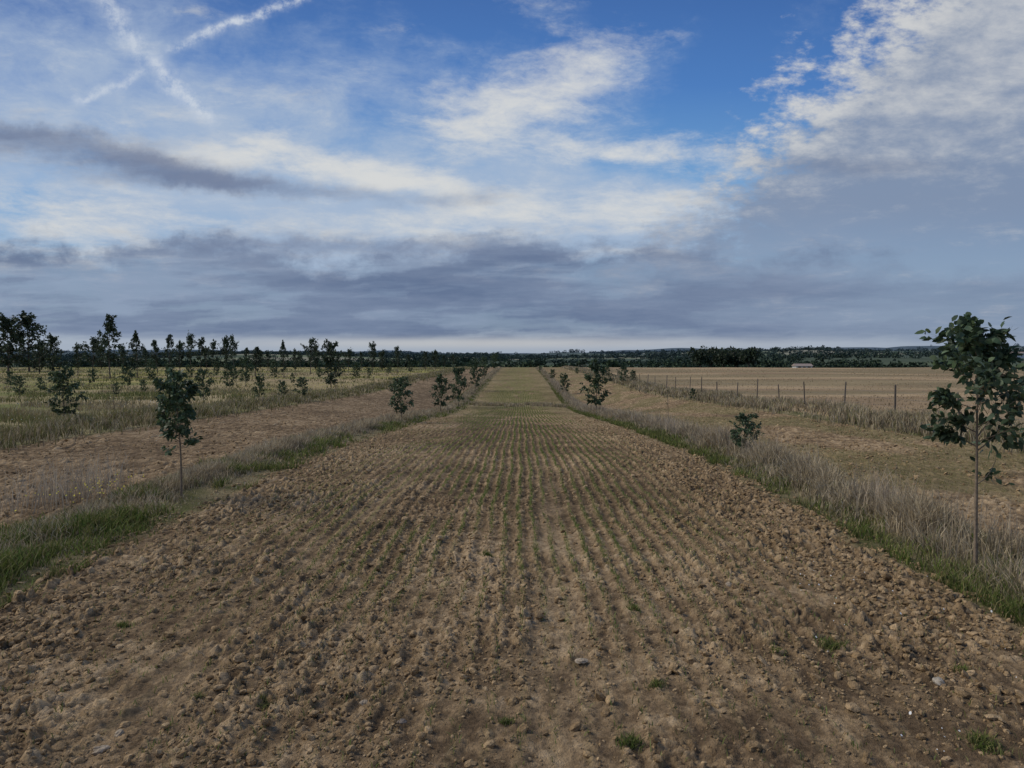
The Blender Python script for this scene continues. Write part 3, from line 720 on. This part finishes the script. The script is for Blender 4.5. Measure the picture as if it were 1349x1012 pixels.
stone(1240, 906, .042, .6, 'rounded pale grey stone in the soil at lower right', (.34, .30, .235))
stone(768, 880, .045, .35, 'flat grey stone lying in the near middle wheel track')
stone(146, 976, .030, .6, 'small pale stone in the soil at lower left')
stone(476, 938, .028, .6, 'small light stone left of the near middle wheel track')
stone(526, 962, .026, .6, 'tiny dark stone at the bottom of the near field left of centre', (.22, .18, .14))
stone(962, 772, .04, .6, 'pale lump of stone among the seed rows right of centre')
stone(120, 1000, .04, .5, 'flat light stone at the bottom left corner area of the near field')
def weed(px, py, r, n, h, label, cols=GRN):
    x, y = hit(px, py); X = x+rng.normal(0, r*.5, n); Y = y+rng.normal(0, r*.45, n); z = gz(x, y)
    n2 = n*2; X = np.append(X, x+rng.normal(0, r*.3, n)); Y = np.append(Y, y+rng.normal(0, r*.25, n))
    g = blades_geo(X, Y, rng.uniform(h*.4, h, n2), rng.uniform(.003, .007, n2), rng.uniform(.3, 1.0, n2), pick(cols, n2), None, Zt(X, Y)+disp(X, Y)[0]-.004, .8)
    o = blades('weed_tuft', [g], label, 'weed', None, None, (x, y, z)); o['group'] = 'green weed tufts in the near field'
weed(1097, 858, .10, 160, .08, 'largest green weed tuft in the soil at right below the verge', GRN+OLV)
weed(832, 992, .08, 110, .07, 'green weed tuft at the bottom of the near field right of centre', GRN+OLV)
weed(866, 912, .06, 80, .06, 'small weed tuft right of the near middle wheel track', GRN+OLV)
weed(155, 830, .06, 90, .06, 'small weed tuft in the soil near the left verge', GRN+OLV)
weed(1028, 868, .05, 70, .05, 'small green tuft just left of the largest weed tuft')
weed(642, 736, .07, 100, .06, 'green tuft in the seed rows at the centre of the near field')
weed(666, 962, .04, 60, .05, 'tiny weed at the bottom centre of the near field', GRN+OLV)
weed(344, 940, .05, 70, .05, 'dark weed tuft beside the left wheel track', OLV)
weed(1300, 990, .10, 140, .08, 'green weed tuft in the bottom right corner', GRN+OLV)
weed(1270, 888, .06, 70, .06, 'broad leaved weed beside the rounded pale grey stone')
weed(838, 808, .06, 80, .06, 'green weed tuft in the seed rows right of centre', GRN+OLV)
weed(250, 930, .04, 60, .05, 'small dry weed in the left wheel track', OLV)

# ------------------------------------------------------------------ world
W = bpy.data.worlds.new('World'); SC.world = W; W.use_nodes = True
try: W.cycles.sampling_method = 'NONE'
except Exception: pass
nt = W.node_tree; nt.nodes.clear(); LK = nt.links.new
def setin(sock, v):
    if isinstance(v, (int, float)): sock.default_value = v
    elif isinstance(v, tuple): sock.default_value = v
    else: LK(v, sock)
def M(op, a, b=None, c=None, clamp=False):
    n = nt.nodes.new('ShaderNodeMath'); n.operation = op; n.use_clamp = clamp
    setin(n.inputs[0], a)
    if b is not None: setin(n.inputs[1], b)
    if c is not None: setin(n.inputs[2], c)
    return n.outputs[0]
def add(*a):
    r = a[0]
    for q in a[1:]: r = M('ADD', r, q)
    return r
def mul(a, b): return M('MULTIPLY', a, b)
def inv(a): return M('SUBTRACT', 1.0, a)
def ss(lo, hi, v):
    n = nt.nodes.new('ShaderNodeMapRange'); n.interpolation_type = 'SMOOTHSTEP'
    setin(n.inputs['Value'], v); n.inputs['From Min'].default_value = lo; n.inputs['From Max'].default_value = hi; return n.outputs[0]
def comb(x, y, z=0.0):
    n = nt.nodes.new('ShaderNodeCombineXYZ'); setin(n.inputs[0], x); setin(n.inputs[1], y); setin(n.inputs[2], z); return n.outputs[0]
def vm(op, a, b=None, s=None):
    n = nt.nodes.new('ShaderNodeVectorMath'); n.operation = op; setin(n.inputs[0], a)
    if b is not None: setin(n.inputs[1], b)
    if s is not None: setin(n.inputs['Scale'], s)
    return n.outputs['Value'] if op in ('LENGTH', 'DOT_PRODUCT') else n.outputs[0]
def noise(vec, scale=1, detail=5, rough=.55, dist=0, col=False):
    n = nt.nodes.new('ShaderNodeTexNoise'); LK(vec, n.inputs['Vector']); n.inputs['Scale'].default_value = scale
    n.inputs['Detail'].default_value = detail; n.inputs['Roughness'].default_value = rough; n.inputs['Distortion'].default_value = dist
    return n.outputs['Color'] if col else n.outputs['Fac']
def mapping(vec, loc=(0, 0, 0), rot=0, scale=(1, 1, 1), typ='TEXTURE'):
    n = nt.nodes.new('ShaderNodeMapping'); n.vector_type = typ; LK(vec, n.inputs['Vector'])
    n.inputs['Location'].default_value = loc; n.inputs['Rotation'].default_value = (0, 0, math.radians(rot)); n.inputs['Scale'].default_value = scale
    return n.outputs[0]
def gauss(vec, px, py, rx, ry, rot=0, w=1.0):
    m = mapping(vec, (px/100, py/100, 0), rot, (rx/100, ry/100, 1)); d = vm('DOT_PRODUCT', m, m)
    return mul(M('EXPONENT', mul(d, -1.0)), w)
def gsum(vec, lst):
    r = None
    for g in lst:
        q = gauss(vec, *g); r = q if r is None else M('ADD', r, q)
    return r
def mixc(f, a, b):
    n = nt.nodes.new('ShaderNodeMix'); n.data_type = 'RGBA'; n.clamp_factor = True
    setin(n.inputs['Factor'], f); setin(n.inputs['A'], a); setin(n.inputs['B'], b); return n.outputs['Result']
def lin(c): c /= 255; return c/12.92 if c <= .04045 else ((c+.055)/1.055)**2.4
def C(r, g, b): return (lin(r), lin(g), lin(b), 1.0)
def ramp(v, stops):
    n = nt.nodes.new('ShaderNodeValToRGB'); LK(v, n.inputs[0]); e = n.color_ramp.elements
    while len(e) > 1: e.remove(e[-1])
    e[0].position = stops[0][0]; e[0].color = stops[0][1]
    for p, c in stops[1:]:
        q = e.new(p); q.color = c
    return n.outputs[0]
tc = nt.nodes.new('ShaderNodeTexCoord'); sp = nt.nodes.new('ShaderNodeSeparateXYZ'); LK(tc.outputs['Generated'], sp.inputs[0])
dx, dy, dz_ = sp.outputs
ya = M('MAXIMUM', M('ABSOLUTE', dy), .12)
zz = M('MAXIMUM', dz_, 0.0)
U = M('ADD', mul(M('DIVIDE', dx, ya), 9.74), 6.85)
Vv = M('SUBTRACT', 4.74, mul(M('DIVIDE', zz, ya), 9.74))
P0 = comb(U, Vv)
den = M('ADD', zz, .10)
Q = comb(M('DIVIDE', dx, den), M('DIVIDE', dy, den))
wn = noise(P0, .55, 3, .6, 0, True)
P = vm('ADD', P0, vm('SCALE', vm('SUBTRACT', wn, (.5, .5, .5)), None, 1.0))
wn2 = noise(P0, 2.2, 4, .65, 0, True)
wn2c = vm('SUBTRACT', wn2, (.5, .5, .5))
PW = vm('ADD', P0, vm('MULTIPLY', wn2c, (.6, .3, 0)))
PH = vm('ADD', P0, vm('MULTIPLY', wn2c, (.8, .06, 0)))
sky = nt.nodes.new('ShaderNodeTexSky'); sky.sky_type = 'NISHITA'; sky.sun_disc = False
SUN_EL, SUN_AZ = math.radians(42), math.radians(-80)
sky.sun_elevation = SUN_EL; sky.sun_rotation = SUN_AZ
nish = vm('SCALE', sky.outputs[0], None, .09)
Vt = M('DIVIDE', Vv, 4.74, clamp=True)
grad = ramp(Vt, [(0, C(56, 103, 172)), (.25, C(70, 124, 194)), (.5, C(106, 160, 213)), (.75, C(146, 178, 208)), (1, C(168, 183, 198))])
base = mixc(.82, nish, grad)
nS = noise(mapping(PW, (0, 0, 0), 8, (2.6, .7, 1)), 1.4, 6, .66)        # streaky
nF = noise(Q, 2.8, 7, .68, .3)                                         # plane projected
nB = noise(PW, .8, 4, .6)                                              # broad
nP = noise(mapping(P0, (0, 0, 0), 0, (1.5, .8, 1)), 3.0, 6, .64)         # puffs
nH = noise(mapping(PH, (3, 7, 0), -2, (3.2, .45, 1)), 1.5, 4, .55)        # soft layers
def c5(n, k): return mul(M('SUBTRACT', n, .5), k)
veil = add(gsum(P, [(60, 80, 330, 130, 0, .55), (150, 230, 420, 110, 5, .62), (560, 260, 360, 90, 0, .46), (420, 120, 240, 80, 0, .16), (800, 290, 400, 75, 0, .50), (730, 120, 200, 90, -10, .34), (330, 390, 700, 90, 0, .5), (560, 40, 180, 60, 0, -.15), (980, 120, 130, 120, 0, -.2)]),
           c5(nB, .9), c5(nF, 1.2), c5(nS, .7))
base = mixc(mul(ss(-.02, .95, veil), .88), base, C(168, 185, 208))
brt = add(gsum(P, [(740, 95, 130, 48, -20, .60), (660, 155, 120, 40, -5, .44), (860, 203, 130, 24, 2, .85), (560, 235, 200, 22, 12, .38), (260, 205, 320, 28, 6, .42), (440, 225, 240, 26, 8, .42),
                   (80, 110, 160, 40, 0, .20), (90, 280, 240, 45, 4, .48), (650, 300, 300, 34, 0, .40), (900, 280, 160, 30, 0, .42), (60, 340, 240, 18, 0, .42), (870, 352, 130, 7, 3, .4), (480, 20, 130, 50, 0, -.25), (1000, 80, 90, 100, 0, -.4), (620, 360, 420, 10, 0, .15)]),
          c5(nS, 1.3), c5(nF, 1.4), c5(nH, .6), c5(nP, .5))
base = mixc(mul(ss(.05, 1.0, brt), .87), base, C(218, 218, 215))
def trail(x0, y0, x1, y1, w, a):
    ln = math.hypot(x1-x0, y1-y0); ang = math.degrees(math.atan2(y1-y0, x1-x0))
    m = mapping(vm('ADD', P0, vm('SCALE', wn2c, None, .34)), ((x0+x1)/200, (y0+y1)/200, 0), ang, (ln/200, w/100, 1))
    s = nt.nodes.new('ShaderNodeSeparateXYZ'); LK(m, s.inputs[0])
    e = inv(ss(.7, 1.1, M('ABSOLUTE', s.outputs[0])))
    g = M('EXPONENT', mul(M('MULTIPLY', s.outputs[1], s.outputs[1]), -1.0))
    return mul(mul(g, e), mul(ss(.28, .68, nTr), a))
nTr = noise(P0, 4.0, 5, .72)
tr_ = M('MAXIMUM', M('MAXIMUM', trail(128, -20, 205, 95, 13, .66), trail(195, 80, 285, 165, 11, .76)), M('MAXIMUM', trail(215, 75, 430, -8, 6, .85), trail(95, 140, 200, 95, 7, .62)))
base = mixc(tr_, base, C(210, 217, 226))
# right cloud mass
t_ = add(U, mul(Vv, .95), -11.45)
puffk = inv(mul(ss(.3, 2.4, t_), .5))
rm = add(mul(t_, .6), mul(c5(nP, 3.2), puffk), c5(nB, .8))
rmask = mul(ss(-.20, .75, rm), inv(mul(ss(2.6, 3.6, Vv), .35)))
lit = add(mul(c5(nP, 1.9), puffk), c5(nF, 1.4), c5(nS, .8), c5(nB, .7), mul(inv(ss(.6, 3.2, Vv)), .62), mul(inv(ss(0, 1.6, t_)), .42))
rcol = mixc(ss(.0, 1.2, lit), C(128, 144, 170), C(206, 207, 207))
base = mixc(mul(rmask, .95), base, rcol)
base = mixc(gauss(PW, 1130, 222, 110, 12, 2, .55), base, C(114, 128, 155))
# grey stratus, layered with light gaps
wv = c5(noise(mapping(PW, (0, 0, 0), 0, (2.2, 1.2, 1)), 1.2, 5, .6), 1.5)
edge = add(Vv, mul(ss(9, 13.5, U), -.35), wv, c5(nP, .6))
gaps = ss(.46, .66, add(nH, gsum(P0, [(80, 372, 220, 22, 0, .16), (250, 408, 320, 12, 0, .10), (880, 356, 220, 14, 0, .12), (1180, 385, 240, 30, 0, .10)])))
stm = mul(mul(ss(3.05, 3.5, edge), inv(mul(ss(9.6, 12.5, U), .45))), inv(mul(gaps, .38)))
sl = add(c5(noise(mapping(PH, (0, 0, 0), 0, (5.0, .7, 1)), 1.2, 4, .5), 1.9), c5(nF, .7), .36)
scol = mixc(sl, C(94, 111, 142), C(138, 152, 176))
base = mixc(mul(stm, .94), base, scol)
lens = gsum(PW, [(60, 192, 220, 27, 8, .76), (20, 172, 140, 13, 5, .32), (235, 226, 110, 16, 12, .48), (400, 252, 160, 16, 4, .50), (590, 262, 90, 11, 0, .35), (330, 328, 160, 14, 0, .5), (560, 330, 280, 15, 3, .5), (700, 300, 80, 9, 0, .3), (150, 240, 160, 14, 0, .3)])
base = mixc(mul(ss(.08, 1.15, add(lens, c5(nS, .9), c5(nH, .9), c5(nP, .4))), .87), base, C(104, 118, 148))
# horizon gap
hz = mul(mul(ss(4.34, 4.54, add(Vv, c5(nH, .4))), inv(mul(ss(11.2, 13.0, U), .6))), .75)
base = mixc(hz, base, C(168, 179, 193))
base = mixc(gauss(P0, 640, 452, 320, 7, 0, .6), base, C(200, 199, 197))
bg = nt.nodes.new('ShaderNodeBackground'); LK(base, bg.inputs[0]); bg.inputs[1].default_value = 1.0
out = nt.nodes.new('ShaderNodeOutputWorld'); LK(bg.outputs[0], out.inputs[0])

# ------------------------------------------------------------------ sun & camera
sd = bpy.data.lights.new('sun', 'SUN'); sd.energy = 2.7; sd.angle = math.radians(34); sd.color = (1, .91, .75)
so = bpy.data.objects.new('sun', sd); COLL.objects.link(so)
dirv = Vector((math.sin(SUN_AZ)*math.cos(SUN_EL), math.cos(SUN_AZ)*math.cos(SUN_EL), math.sin(SUN_EL)))
so.rotation_euler = dirv.to_track_quat('Z', 'Y').to_euler()
cam = bpy.data.cameras.new('camera'); cam.lens = 26; cam.sensor_width = 36; cam.clip_end = 20000; cam.clip_start = .05
co = bpy.data.objects.new('camera', cam); COLL.objects.link(co); co.location = (0, 0, EYE)
co.rotation_euler = (math.radians(90-1.88), 0, math.radians(.62))
SC.camera = co
SC.view_settings.view_transform = 'Standard'; SC.view_settings.look = 'None'; SC.view_settings.exposure = 0
